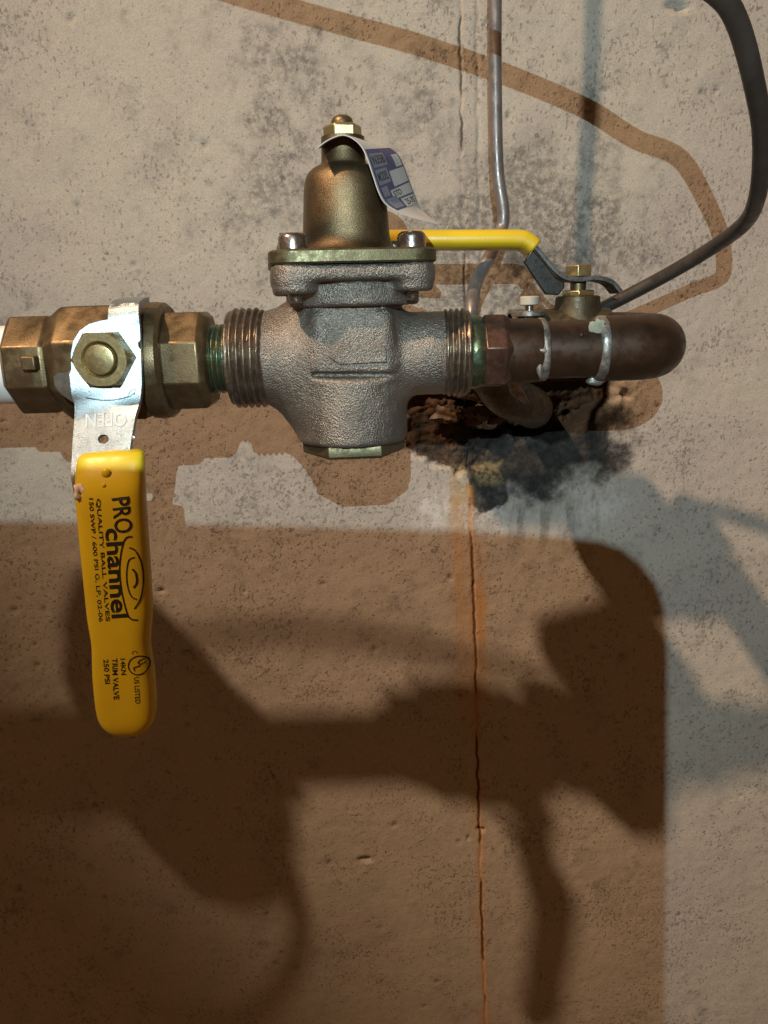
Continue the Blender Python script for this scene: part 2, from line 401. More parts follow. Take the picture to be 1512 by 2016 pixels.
me.polygons.add(len(Fq)); me.polygons.foreach_set('loop_start', np.arange(0, Fq.size, 4)); me.polygons.foreach_set('loop_total', np.full(len(Fq), 4))
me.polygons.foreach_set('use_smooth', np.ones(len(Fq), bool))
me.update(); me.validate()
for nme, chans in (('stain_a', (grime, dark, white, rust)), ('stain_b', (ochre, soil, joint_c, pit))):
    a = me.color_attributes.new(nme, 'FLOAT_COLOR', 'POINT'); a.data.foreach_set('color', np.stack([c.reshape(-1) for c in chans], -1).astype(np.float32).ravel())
t = NT('concrete')
def attr(nme):
    a = t.node('ShaderNodeAttribute', attribute_name=nme); s = t.node('ShaderNodeSeparateColor'); t.link(a.outputs['Color'], s.inputs[0]); return s.outputs[0], s.outputs[1], s.outputs[2], a.outputs['Alpha']
g_, d_, w_, r_ = attr('stain_a'); o_, s_, j_, p_ = attr('stain_b')
col = t.mix(t.ramp(t.noise(9, 4), .35, .68), (.415, .385, .335), (.385, .345, .315))
col = t.mix(t.ramp(t.noise(38, 6, .65), .48, .75, 0, .55), col, (.27, .245, .225))
col = t.mix(t.ramp(t.noise(1100, 2, .5), .3, .75, 0, .34), col, (.20, .18, .165))
clump = t.noise(40, 4, .6); clump2 = t.noise(17, 3, .6)
cl = t.math('ADD', t.math('MULTIPLY', t.math('SUBTRACT', clump, .5), .30), t.math('MULTIPLY', t.math('SUBTRACT', clump2, .5), .30))
sp1 = t.noise(430, 2, .5, stretch=(1.1, 1, .8)); k1 = t.ramp(t.math('ADD', sp1, cl), .57, .72)
sp2 = t.noise(230, 3, .6, dist=.2, stretch=(1.1, 1, .8)); k2 = t.ramp(t.math('ADD', sp2, cl), .65, .74)
sp4 = t.noise(105, 5, .68, dist=.3, stretch=(1.05, 1, .85)); k4 = t.ramp(t.math('ADD', sp4, t.math('MULTIPLY', cl, .8)), .70, .745)
sp3 = t.noise(900, 2, .5); k3 = t.ramp(t.math('ADD', sp3, t.math('MULTIPLY', cl, .5)), .58, .74)
spk = t.math('MAXIMUM', t.math('MULTIPLY', k1, .52), t.math('MAXIMUM', t.math('MULTIPLY', k2, .76), t.math('MAXIMUM', t.math('MULTIPLY', k3, .26), t.math('MULTIPLY', k4, .62))))
col = t.mix(spk, col, (.135, .115, .10))
edge = t.noise(420, 4, .6)
def soft(m, k=.6): return t.ramp(t.math('ADD', m, t.math('MULTIPLY', t.math('SUBTRACT', edge, .5), k)), .25, .75)
col = t.mix(t.math('MULTIPLY', t.math('MULTIPLY', g_, t.ramp(t.noise(230, 6, .75), .34, .62)), .85), col, (.115, .105, .10))
col = t.mix(t.math('MULTIPLY', t.math('MULTIPLY', w_, t.ramp(t.noise(190, 6, .75, stretch=(1, 1, .5)), .36, .60)), .85), col, (.52, .50, .49))
col = t.mix(t.math('MULTIPLY', soft(s_, .5), .95), col, t.mix(t.ramp(t.noise(130, 5, .65), .4, .65), (.018, .009, .0045), (.085, .044, .02)))
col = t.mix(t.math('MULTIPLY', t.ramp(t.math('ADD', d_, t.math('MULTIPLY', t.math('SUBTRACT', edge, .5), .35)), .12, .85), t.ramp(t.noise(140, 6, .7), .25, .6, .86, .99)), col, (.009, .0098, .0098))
col = t.mix(t.math('MULTIPLY', t.math('MULTIPLY', o_, t.ramp(t.noise(210, 6, .7), .36, .56)), .8), col, (.30, .225, .105))
col = t.mix(t.math('MULTIPLY', r_, .85), col, (.44, .215, .058))
col = t.mix(t.math('MULTIPLY', soft(j_, .5), .85), col, t.mix(t.ramp(r_, .2, .6), (.05, .045, .042), (.065, .024, .006)))
col = t.mix(t.math('MULTIPLY', p_, .55), col, (.11, .095, .085))
nb = t.bump(t.noise(900, 3, .6), .35, .0005)
nb = t.bump(spk, -.6, .0007, nb) if False else t.bump(t.math('MULTIPLY', spk, -1.0), .5, .0008, nb)
nb = t.bump(t.noise(170, 5, .6), .4, .0010, nb)
rgh = t.ramp(soft(d_, .5), 0, 1, .9, .75)
me.materials.append(t.out(col, rgh, 0, nb, .35))
wall = bpy.data.objects.new('concrete_wall', me); COL.objects.link(wall); wall['kind'] = 'structure'
wall['label'] = 'pitted grey beige concrete cellar wall with a rusty vertical joint'
ORG[wall.name] = np.zeros(3)
rl = np.random.default_rng(5)
for k in range(20):
    x = rl.uniform(38, 84); z = -26 - rl.uniform(0, 42) * (1 - .3 * (x - 38) / 46); y = -rl.uniform(0, 9) + 2; s = rl.uniform(3, 7.5)
    if k < 5: x, y, z, s = 40 + k * 7, -18 - 5 * math.sin(k * 2), -27 - 2.5 * (k % 3), 7 - .5 * k
    z = max(z, -46) if k >= 5 else z
    obj('mortar_lump', *blob((x * KW, y + WALL_Y, 17 + (z - 17) * KW), (s * 1.1, s * .7, s * .7), 100 + k, 22, .34), M_SOIL, wall, angle=50)

# ------------------------------------------------------------------ pressure regulator
Y0, Z0 = -130.0, -2.3
BX = -11.8
prv = thing('pressure_regulator', (BX, Y0, -42), 'cast bronze water pressure regulator with bell shaped brass bonnet, between valve and copper pipe', 'regulator')
FA = R(8); cF, sF = math.cos(FA), math.sin(FA)
def rot(x, y): return BX + x * cF - y * sF, Y0 + x * sF + y * cF
def body_sdf(X, Y, Z):
    ax = X - BX; ay = Y - Y0; az = Z - Z0
    rz = np.sqrt(ax ** 2 + ay ** 2); rx = np.sqrt(ay ** 2 + az ** 2)
    low = scyl(rz - (22.6 + np.clip((-14 - Z) * .0, 0, 2)), Z, -23.5, 13.5, 2.2)
    up = scyl(rz - 20.0, Z, 4, 18, 1.5)
    panel = sbox(X, Y, Z, (BX + 1.5, Y0 - 12, 3), (16.0, 8.6, 13.5), 4)
    d = smin(low, up, 1.6); d = smin(d, panel, 4.0)
    pl = scyl(rx - 18.6, X, -30, 17.5, 2); pr = scyl(rx - 16.6, X, 12, 17, 2)
    bl = (np.sqrt(((ax + 8) / 26.5) ** 2 + (ay / 19.5) ** 2 + ((Z + 6) / 33) ** 2) - 1) * 24
    bl = np.maximum(bl, -37 - Z)
    d = smin(d, smin(pl, bl, 6), 4.5); d = smin(d, pr, 6)
    gr = np.sqrt(((Y - (Y0 - 21.0)) / 3.4) ** 2 + ((Z + 8.6 + .03 * ax) / 1.25) ** 2) - 1; gr = np.maximum(gr * 1.3, np.abs(ax - 2) - 16.5); d = -smin(-d, gr, 1.0)
    neck = scyl(np.sqrt((ax - 2) ** 2 + ay ** 2) - 26.2, Z, 23.5, 6.2, 1.5)
    d = smin(d, neck, 1.5)
    fx = ax * cF + ay * sF; fy = -ax * sF + ay * cF
    fl = sbox(fx, fy, Z, (0, 0, 29.2), (30.2, 30.2, 2.9), 2.0)
    # rounded corners in plan
    q = np.sqrt(np.maximum(np.abs(fx) - 21, 0) ** 2 + np.maximum(np.abs(fy) - 21, 0) ** 2) - 9.4
    fl = np.maximum(fl, q)
    d = smin(d, fl, 1.2)
    for sx in (-1, 1):
        for sy in (-1, 1):
            lug = scyl(np.sqrt((fx - sx * 22) ** 2 + (fy - sy * 22) ** 2) - 8.0, Z, 27, 4.9, 1.8); d = smin(d, lug, 2.6)
    d = d + .22 * np.sin(X * 1.1 + 2 * np.sin(Z * .7)) * np.sin(Y * 1.0 + Z * .9) * .5
    return d
V, Fc = surface_nets(body_sdf, (-50, -170, -40), (34, -94, 34), .85)
body = obj('body', V, Fc, M_CAST, prv, angle=180)
obj('port_thread', *thread(-60.5, -45.8, 20.1, 2.7, 1.5, (0, Y0, Z0)), M_THREAD, prv, angle=60)
obj('port_thread', *thread(25.5, 36.5, 17.6, 2.3, 1.2, (0, Y0, Z0)), M_THREAD, prv, angle=60)
def square(h, rc, z0, z1, n=9, shrink=.7):
    ring = []
    for cx, cy, a0 in ((1, 1, 0), (-1, 1, 90), (-1, -1, 180), (1, -1, 270)):
        for k in range(n):
            a = R(a0 + 90 * k / (n - 1)); ring.append(((h - rc) * cx + rc * math.cos(a), (h - rc) * cy + rc * math.sin(a)))
    V = []; m = len(ring); lv = [(z0, shrink), (z0 + shrink, 0), (z1 - shrink, 0), (z1, shrink)]
    for z, ins in lv:
        for x, y in ring:
            f = 1 - ins / h; p = rot(x * f, y * f); V.append((p[0], p[1], z))
    Fc = [(i * m + k, i * m + (k + 1) % m, (i + 1) * m + (k + 1) % m, (i + 1) * m + k) for i in range(3) for k in range(m)]
    Fc += [list(range(m))[::-1], [3 * m + k for k in range(m)]]
    return V, Fc
plate = obj('cover_plate', *square(31.2, 9.5, 32.3, 37.4), M_BRASS_OLIVE, prv)
bp = [(37.2, 22.5), (38.0, 20.6), (39.3, 18.9), (41.2, 17.7), (44, 17.1), (52, 16.5), (60, 15.9), (63, 15.5), (65.2, 14.9), (67.0, 13.8), (68.4, 12.2), (69.3, 10.4), (69.9, 9.0), (71, 8.5), (79.5, 8.3)]
obj('bonnet', *lathe(bp, (BX, Y0, 0), 'z', 64), M_BONNET, prv, angle=40)
nut = obj('adjusting_nut', *lathe([(78.2, 6.6), (79, 7.4), (83.0, 7.4), (83.8, 6.6)], (BX, Y0, 0), 'z', 6, R(8)), M_BRASS_BRIGHT, prv, bevel=.35)
obj('adjusting_screw', *lathe([(83, 4.2), (85.0, 4.2), (86.2, 3.7), (87, 2.6), (87.3, 1.2)], (BX, Y0, 0), 'z', 28), M_BRASS, nut)
for k, (sx, sy) in enumerate(((-1, -1), (1, -1), (-1, 1), (1, 1))):
    bx, by = rot(sx * 22, sy * 22)
    Vh, Fh = lathe([(37.5, 4.2), (37.7, 5.3), (41.6, 5.3), (42.6, 4.9), (43.3, 4.0)], (bx, by, 0), 'z', 28)
    b = obj('cover_screw', Vh, Fh, M_SCREW, prv)
    sa = R(80 if k == 1 else 20)
    c, s = math.cos(sa), math.sin(sa); P4 = [(-4.6, -.7), (4.6, -.7), (4.6, .7), (-4.6, .7)]
    Vs = [(bx + x * c - y * s, by + x * s + y * c, z) for z in (42.2, 43.45) for x, y in P4]
    obj('screw_slot', Vs, [(0, 1, 2, 3), (4, 5, 6, 7), (0, 1, 5, 4), (1, 2, 6, 5), (2, 3, 7, 6), (3, 0, 4, 7)], M_DARKSTEEL, b, smooth=False)
    obj('screw_tip', *thread(18.8, 23, 2.5, .9, .3, (bx, by, 0), 'z', 20, 4), M_SCREW, b)
obj('bottom_cap', *lathe([(-42.0, 20.6), (-41.2, 21.6), (-37.6, 21.6), (-36.4, 21)], (BX, Y0, 0), 'z', 6, R(3)), M_BRASS_OLIVE, prv, bevel=.4)
# embossed arrow
ar = [(-19.6, -1.2), (-15.4, 2.4), (-10, 2.3), (-4, 2.1), (2.4, 1.9), (2.7, -1), (2.8, -4.0), (-4, -4.1), (-10, -4.2), (-15.2, -4.3)]
yF = Y0 - 20.7
def front(x, z):
    ys = np.arange(-168, -135, .1); d = body_sdf(np.full_like(ys, x), ys, np.full_like(ys, z)); return ys[np.argmax(d < 0)]
Va = [(x, front(x, z) - .95, z) for x, z in ar] + [(x, front(x, z) + 2, z) for x, z in ar]; m = len(ar)
obj('arrow_mark', Va, [list(range(m)), [m + k for k in range(m)][::-1]] + [(k, (k + 1) % m, m + (k + 1) % m, m + k) for k in range(m)], M_CAST, body, bevel=.4)

# ------------------------------------------------------------------ nipple
nip = tag(obj('threaded_nipple', *thread(-75, -55, 14.0, 2.1, .9, (0, Y0, Z0)), M_GREEN, None, (-65, Y0, Z0), angle=60), 'short greenish threaded brass nipple joining yellow handled valve to regulator', 'pipe nipple')

# ------------------------------------------------------------------ front ball valve
bv = thing('ball_valve', (-110, Y0, -26), 'brass ball valve with yellow lettered handle hanging straight down', 'ball valve')
O8 = R(22.5); c8 = 1 / math.cos(O8)
body = obj('valve_body', *lathe([(-131, 17.0), (-129.5, 18.8 * c8), (-124.5, 22.3 * c8), (-118, 22.5 * c8), (-96, 22.5 * c8), (-93, 21.5 * c8), (-92.8, 21.0)], (0, Y0, Z0), 'x', 8, O8), M_BRASS, bv, bevel=.8)
obj('seam_ring', *lathe([(-93, 20), (-92.6, 23.2), (-89.6, 23.4), (-86, 23.0), (-84.6, 21.6), (-84.4, 18)], (0, Y0, Z0), 'x', 48), M_BRASS, bv)
obj('end_nut', *lathe([(-147.5, 16.6 * c8), (-145.2, 19.1 * c8), (-131, 19.1 * c8), (-129, 18.0 * c8)], (0, Y0, Z0), 'x', 8, O8), M_BRASS, bv, bevel=.5)
obj('end_nut', *lathe([(-85.5, 18.0 * c8), (-84.5, 19.0 * c8), (-70.5, 19.0 * c8), (-68.3, 17.0 * c8), (-67.8, 14.8)], (0, Y0, Z0), 'x', 8, O8), M_BRASS, bv, bevel=.5)
obj('stop_lug', [(x, y, z) for y in (-153.5, -147) for x, z in ((-136.5, -3.2), (-131, -3.2), (-131, 2.2), (-136.5, 2.2))], [(0, 1, 2, 3), (4, 7, 6, 5), (0, 1, 5, 4), (1, 2, 6, 5), (2, 3, 7, 6), (3, 0, 4, 7)], M_BRASS, bv, bevel=.6)
SX, SZ = -101.4, 1.0
HD = 4.0
obj('stem_boss', *lathe([(-146, 13.5), (-152, 12.0), (-157, 11.5), (-158, 9)], (SX, 0, SZ), 'y', 40), M_BRASS, bv)
obj('stem', *lathe([(-154, 5.6), (-166.8, 5.6), (-167.6, 5.2), (-167.7, 4.9)], (SX, 0, SZ), 'y', 32), M_BRASS_BRIGHT, bv)
# nut with a bored face
def nut_y(c, Rr, r, y0, y1, rec):
    n = 48; V = []; Fc = []
    def hexr(a): a = (a - R(30) * 0) % R(60) - R(30); return Rr * math.cos(R(30)) / math.cos(a)
    rings = [(y0, None, 0), (y1 + .9, None, 0), (y1, 'c', 0), (y1, r + 1.1, 0), (y1 + rec, r + .25, 0)]
    for y, k, _ in rings:
        for i in range(n):
            a = 2 * math.pi * i / n
            rr = hexr(a) if k is None else (min(hexr(a), Rr * .89) if k == 'c' else k)
            V.append((c[0] + rr * math.cos(a), y, c[1] + rr * math.sin(a)))
    for i in range(len(rings) - 1):
        for k in range(n): Fc.append((i * n + k, i * n + (k + 1) % n, (i + 1) * n + (k + 1) % n, (i + 1) * n + k))
    return V, Fc
obj('stem_nut', *nut_y((SX, SZ), 10.9, 5.6, -158.0, -167.0, 1.6), M_BRASS_BRIGHT, bv, angle=25)
PATH = [(-146, 22.8), (-154, 22.0), (-160, 20.4), (-163.0, 16.8), (-163.7, 12.5), (-165, 0), (-166.4, -14.2), (-167.0, -16.2), (-168.2, -19), (-173.8, -33), (-177.4, -41), (-178, -48), (-178.2, -62)]
PATH = [(y + HD, z) for y, z in PATH]
PQ = [0]
for i in range(1, len(PATH)): PQ.append(PQ[-1] + math.dist(PATH[i], PATH[i - 1]))
PQ = np.array(PQ) - PQ[5]; PY = np.array([p[0] for p in PATH]); PZ = np.array([p[1] for p in PATH])
def hmap(x, q):
    y = np.interp(q, PQ, PY); z = np.interp(q, PQ, PZ); y2 = np.interp(q + .6, PQ, PY); z2 = np.interp(q + .6, PQ, PZ); y1 = np.interp(q - .6, PQ, PY); z1 = np.interp(q - .6, PQ, PZ)
    ty, tz = y2 - y1, z2 - z1; l = math.hypot(ty, tz); ty /= l; tz /= l
    nn = np.array([0, tz, -ty]); back = max(0, -114.2 - x) * .75
    tw = .21 * (x - SX) * float(np.interp(q, [-24, -12, 11, 20], [0, 1, 1, 0]))
    return np.array([x, y + back * (abs(q) < 16) + tw, z]), nn
ol = [(-98.2, -36), (-87.6, -36), (-87.8, -12), (-88.6, 8), (-89.3, 14.5), (-90.6, 20), (-92.2, 30), (-93.6, 42), (-94, 52), (-113, 52), (-113.8, 42), (-113.6, 30), (-113.0, 20), (-112.6, 14.6), (-114.5, 13.6), (-118, 11.5), (-120.6, 8), (-120.6, 5.2), (-118, 3.6), (-114, 3.6), (-112.2, 2.4), (-111.9, -3), (-110.8, -7.4), (-108.4, -11), (-105, -13.4), (-101, -14.4), (-98.4, -14.8)]
hc = (-102.3, 29.0); hol = [(hc[0] + 2.1 * math.cos(a), hc[1] + 1.75 * math.sin(a)) for a in np.linspace(0, 2 * math.pi, 17)[:-1]]
ol = [(SX + (x - SX) * 1.012 - 1.0, q * 1.012) for x, q in ol]; hol = [(x - 1.0, q) for x, q in hol]
handle = obj('handle', *sheet(ol, [hol], hmap, 2.4), M_STEEL, bv, angle=28, bevel=.35)
# stamped OPEN, upside down, and the turning arrow
Vt, Ft = glyphs('OPEN', 0.0, 0.02)
def openm(p):
    x = -94.9 - p[0] * 15.0; q = 24.6 - (1 - p[1]) * 5.4 + 0; q = 24.6 - 5.4 * (0) ; q = 19.2 + p[1] * 5.2
    a, nn = hmap(x, q); return a + nn * (.18 if p[2] > 0 else -.1)
obj('stamped_letters', [openm(p) for p in Vt], Ft, M_STAMP_GLINT, handle, smooth=False)
def ribbon(pts, w, surf, closed=False):
    P = [np.array(p, float) for p in pts]; V = []; Fc = []; n = len(P)
    for i, p in enumerate(P):
        a = P[i - 1] if (i > 0 or closed) else p; b = P[(i + 1) % n] if (i < n - 1 or closed) else p
        d = b - a; d /= np.linalg.norm(d) + 1e-9; nrm = np.array([-d[1], d[0]]); ww = w[i] if hasattr(w, '__len__') else w
        V += [surf(*(p + nrm * ww / 2)), surf(*(p - nrm * ww / 2))]
    for i in range(n if closed else n - 1): j = (i + 1) % n; Fc.append((2 * i, 2 * i + 1, 2 * j + 1, 2 * j))
    return V, Fc
plsurf = lambda x, z: tuple(hmap(x, -z)[0] + hmap(x, -z)[1] * .12)
arc = [(-109.4 + 15.5 * k / 12, -12.6 - 1.7 * math.sin(math.pi * (k / 12) * .8 + .25)) for k in range(13)]
obj('turn_arrow', *join(ribbon(arc, .45, plsurf), ribbon([(-94.6, -13.4), (-92.2, -12.2), (-91.6, -10.6), (-93.6, -11.2)], .4, plsurf, True)), M_DARKSTEEL, handle, smooth=False)
# grip
GZs = np.array([-31.0, -33, -36, -40, -44, -48, -60, -75, -87, -95, -101, -105, -109, -114, -122, -130, -136, -139.5, -142.5, -144.5, -145.8, -146.4])
GCX = np.interp(-GZs, [33, 44, 87, 106, 134, 146], [-98.7, -99.1, -101.1, -102.6, -104.0, -104.6])
GHW = np.interp(-GZs, [31, 33, 36, 44, 60, 87, 96, 101, 105, 109, 114, 122, 134, 137, 139.5, 142.5, 144.5, 145.8, 146.4], [11.2, 12.0, 12.2, 12.5, 12.5, 12.4, 12.1, 11.4, 11.0, 11.1, 11.6, 11.9, 11.8, 11.5, 10.7, 8.8, 6.3, 3.6, 1.0])
GHT = np.interp(-GZs, [31, 33, 36, 44, 134, 139.5, 142.5, 144.5, 145.8, 146.4], [3.6, 4.4, 4.9, 5.4, 5.4, 5.2, 4.6, 3.6, 2.4, .8])
GCY = np.interp(-GZs, [31, 38, 42, 46, 52, 146], [-173.4, -176.4, -177.6, -178.2, -178.3, -176.0]) + HD
KS = (451 - 178 + HD) / (451 - 178); GZs = 17 + (GZs - 17) * KS; GCX = GCX * KS; GHW = GHW * KS
secs = []
for i in range(len(GZs)):
    tilt = np.interp(-GZs[i], [32, 39, 45, 51], [.45, .42, .22, .02])
    secs.append(((GCX[i], GCY[i], GZs[i]), (GHW[i], 0, .035 * GHW[i] * (GZs[i] > -40)), (0, GHT[i], GHT[i] * tilt * -0 + 0)))
grip = obj('grip', *loft(secs, 56, 3.2), M_YELLOW, handle, angle=180, sub=1)
iz = -GZs
def gsurf(x, z):
    cx = np.interp(-z, iz, GCX); hw = np.interp(-z, iz, GHW) * 1.0; ht = np.interp(-z, iz, GHT); cy = np.interp(-z, iz, GCY)
    d = min(.98, abs((x - cx) / hw)); y = cy - ht * (1 - d ** 3.2) ** (1 / 3.2)
    return (x, y - .10, z)
def gp(u, v): p = at(u, v, -182.8 + HD); return p[0], p[2]
def gtext(s, a, b, h, bold=0.0):
    """text whose baseline runs from pixel a to pixel b, letters rising to the right by h px"""
    Vt, Ft = glyphs(s, bold); a = np.array(a, float); b = np.array(b, float); d = b - a; n = np.array([d[1], -d[0]]); n /= np.linalg.norm(n)
    out = []
    for p in Vt:
        q = a + d * p[0] + n * h * p[1]; out.append(gsurf(*gp(*q)))
    return out, Ft
def crop4(x, y): return 100 + x / 5.6, 880 + y / 5.6
def crop5(x, y): return 140 + x / 7.2, 1200 + y / 7.2
obj('print_brand', *join(gtext('PRO', crop4(675, 560), crop4(715, 950), 35, .012), gtext('channel', crop4(603, 895), crop4(668, 1892), 33, .022)), M_INK, handle, smooth=False)
obj('print_lines', *join(gtext('QUALITY BALL VALVES', crop4(500, 565), crop4(598, 1925), 9.6, .012), gtext('150 SWP / 600 PSI G, LP, 02-06', crop4(418, 562), crop4(520, 1932), 9.6, .01)), M_INK, handle, smooth=False)
def gcurve(pts, w, tr):
    pp = crom([tr(*p) for p in pts], 6); return ribbon([gp(*p) for p in pp], w, gsurf)
obj('print_swirl', *join(gcurve([(900, 985), (835, 1000), (790, 1110), (762, 1350), (785, 1600), (840, 1830), (885, 1900), (955, 1915)], .62, crop4),
    gcurve([(868, 1105), (935, 1150), (995, 1300), (1012, 1500), (982, 1680), (920, 1790)], .55, crop4),
    gcurve([(925, 1215), (862, 1250), (838, 1400), (852, 1550), (890, 1650), (945, 1685)], .5, crop4),
    gcurve([(900, 1345), (938, 1400), (945, 1500), (912, 1555)], .75, crop4)), M_INK, handle, smooth=False)
circ = [gp(*crop5(945 + 140 * math.cos(a), 810 + 132 * math.sin(a))) for a in np.linspace(0, 2 * math.pi, 41)[:-1]]
obj('print_mark', *join(ribbon(circ, .5, gsurf, True), gtext('U', crop5(925, 745), crop5(945, 810), 14, .02), gtext('L', crop5(868, 835), crop5(885, 890), 14, .02), gtext('C', crop5(855, 600), crop5(858, 645), 10), gtext('US LISTED', crop5(880, 975), crop5(898, 1355), 9.5)), M_INK, handle, smooth=False)
obj('print_rating', *join(gtext('14KN', crop5(690, 705), crop5(705, 940), 9.5, .018), gtext('TRIM VALVE', crop5(568, 700), crop5(592, 1295), 11, .018), gtext('250 PSI', crop5(445, 715), crop5(468, 1070), 10.5, .018)), M_INK, handle, smooth=False)
q = at(159, 968, -181 + HD); obj('putty_smear', *blob((q[0], -182.0 + HD, q[2]), (2.0, 1.5, 3.0), 3, 14, .3), M_PUTTY, handle, angle=80)
q = at(262, 1456, -176 + HD); obj('water_drop', *blob((q[0], -176 + HD, q[2] + .6), (1.9, 1.4, 1.2), 4, 16, .0), M_DROP, handle)
for u, v, r in ((215, 928, 1.9), (213, 950, .8), (252, 868, .9), (241, 890, .6)):
    q = at(u, v, -178 + HD)
    y = gsurf(q[0], q[2])[1] if v > 900 else hmap(q[0], 15 + (-16 - q[2]) * 1.15)[0][1]
    obj('water_drop', *blob((q[0], y + .1, q[2]), (r, r * .5, r), 5, 20, .0), M_YELLOW if v > 900 else M_STEEL, handle)

# ------------------------------------------------------------------ white supply pipe, then unseen bodies added left to cast wall shadows
wp = thing('supply_pipe', (-200, Y0, Z0 - 15), 'white plastic pipe end entering the left end of the brass valve', 'pipe')
obj('pipe', *lathe([(-240, 13.4), (-158, 13.4), (-157.6, 15.6), (-147, 15.8), (-146.5, 14)], (0, Y0, Z0), 'x', 40), M_WHITE, wp)
obj('caster_coupling', *lathe([(-255, 18), (-254, 21), (-236, 21), (-234, 14)], (0, Y0, Z0), 'x', 8), M_BRASS, wp)
mt = obj('caster_body', *lathe([(-88, 6), (-86, 12), (-68, 15), (-62, 26), (-50, 36), (-28, 47), (8, 51), (30, 48), (48, 40)], (-298, Y0 - 4, Z0), 'z', 40), M_BRASS_OLIVE, wp)  # unseen body, profile shaped to cast the blob of shadow lower left
obj('caster_lid', *lathe([(46, 36), (50, 38), (78, 32), (85, 26), (86, 6)], (-312, Y0 - 4, Z0), 'z', 40), M_BRASS, mt)
def unshade(u, v, y):
    L = np.array(BULB) * 1000; w = at(u, v, WALL_Y); tt = (y - L[1]) / (WALL_Y - L[1]); return L + tt * (w - L)
obj('caster_loop', *tube(crom([unshade(u, v, -165) for u, v in ((40, 1560), (-40, 1640), (10, 1760), (110, 1850), (230, 1950), (360, 2020), (480, 2010), (555, 1940), (590, 1840), (575, 1740), (535, 1650), (470, 1580))], 8), 5.0, 16), M_CABLE, wp)  # unseen loop, added by tracing a looped wall shadow back to the bulb
obj('caster_stub', *lathe([(-520, 20), (-340, 20)], (0, Y0, Z0 - 6), 'x', 24), M_BRASS, wp)

# ------------------------------------------------------------------ copper run
cu = thing('copper_pipe', (88, Y0, Z0 - 13), 'brown copper pipe run with soldered joints and elbow turning to the wall', 'copper pipe')
obj('union_tail', *lathe([(34, 13.2), (36.8, 14.6), (38.5, 14.9), (41.2, 14.3), (42.5, 13.2)], (0, Y0, Z0), 'x', 44), M_GREEN, cu)
obj('hex_adapter', *lathe([(40.6, 13.2), (42.0, 16.0), (50.0, 16.0), (52.8, 13.6)], (0, Y0, Z0), 'x', 6, R(8)), M_COPPER_PINK, cu, bevel=.4, angle=20)
obj('socket', *lathe([(49, 13.0), (64.0, 12.9), (65.2, 12.5), (65.6, 11.8)], (0, Y0, Z0), 'x', 44), M_COPPER, cu)
obj('tube', *lathe([(60, 11.55), (98, 11.55)], (0, Y0, Z0), 'x', 44), M_COPPER, cu)
def elbow_path(x0, x1, Rb, sgn=1, y=Y0, n=12):
    pts = [(x0, y, Z0), (x1, y, Z0)]
    return pts
el = [(91.4, Y0, Z0), (96, Y0, Z0), (101.5, Y0, Z0)] + [(102.5 + 13.2 * math.sin(a), Y0 + 13.2 * (1 - math.cos(a)), Z0) for a in np.linspace(.08, math.pi / 2, 14)] + [(115.7, Y0 + 18, Z0), (115.7, Y0 + 32, Z0)]
obj('elbow', *tube(el, [12.9, 13.2] + [13.2] * (len(el) - 2), 40), M_COPPER, cu, angle=50)
el2 = [(115.7, -100, Z0), (115.7, -78, Z0)] + [(102.5 + 13.2 * math.cos(a), -77 + 13.2 * math.sin(a), Z0) for a in np.linspace(.08, math.pi / 2, 14)] + [(98, -63.8, Z0), (86, -63.8, Z0)]
obj('elbow', *tube(el2, 13.4, 36), M_COPPER, cu, angle=50)
def solder(x, r, w, seed):
    ph = np.random.default_rng(seed).random(4) * 6
    return lathe([(x - w, r - .5), (x - w * .6, r + .35), (x, r + .6), (x + w * .6, r + .45), (x + w, r - .4)], (0, Y0, Z0), 'x', 44, rfun=lambda s, t, r0: r0 + .34 * math.sin(2 * t + ph[0]) + .2 * math.sin(5 * t + ph[1]) + .12 * math.sin(11 * t + ph[2]))
s1 = obj('solder_ring', *solder(66.0, 12.2, 2.0, 1), M_SOLDER, cu, angle=70)
q = at(1070, 690, -142); obj('solder_drip', *blob((q[0], -142, q[2]), (2.2, 1.0, 1.6), 8, 14, .15), M_SOLDER, s1, angle=80)
q = at(1064, 725, -141.5); obj('solder_drip', *blob((q[0], -141.2, q[2]), (1.3, .8, 4.5), 9, 14, .15), M_SOLDER, s1, angle=80)
s2 = obj('solder_ring', *solder(90.4, 12.2, 2.6, 5), M_SOLDER, cu, angle=70)
q = at(1175, 650, -138); obj('flux_crust', *blob((q[0], -138.6, q[2] + .2), (3.2, .8, 4.0), 12, 18, .2), plastic('flux_crust', (.26, .26, .205), (.10, .17, .14), .85, .6, 500, 260), s2, angle=80)
q = at(1175, 752, -131); obj('solder_drip', *blob((q[0], -130, q[2] + .4), (4.2, 1.6, 1.8), 13, 16, .15), M_SOLDER, s2, angle=80)
q = at(1146, 660, -141); obj('water_drop', *blob((q[0], -140.4, q[2]), (1.0, .6, 1.2), 14, 14, .0), M_COPPER, cu)

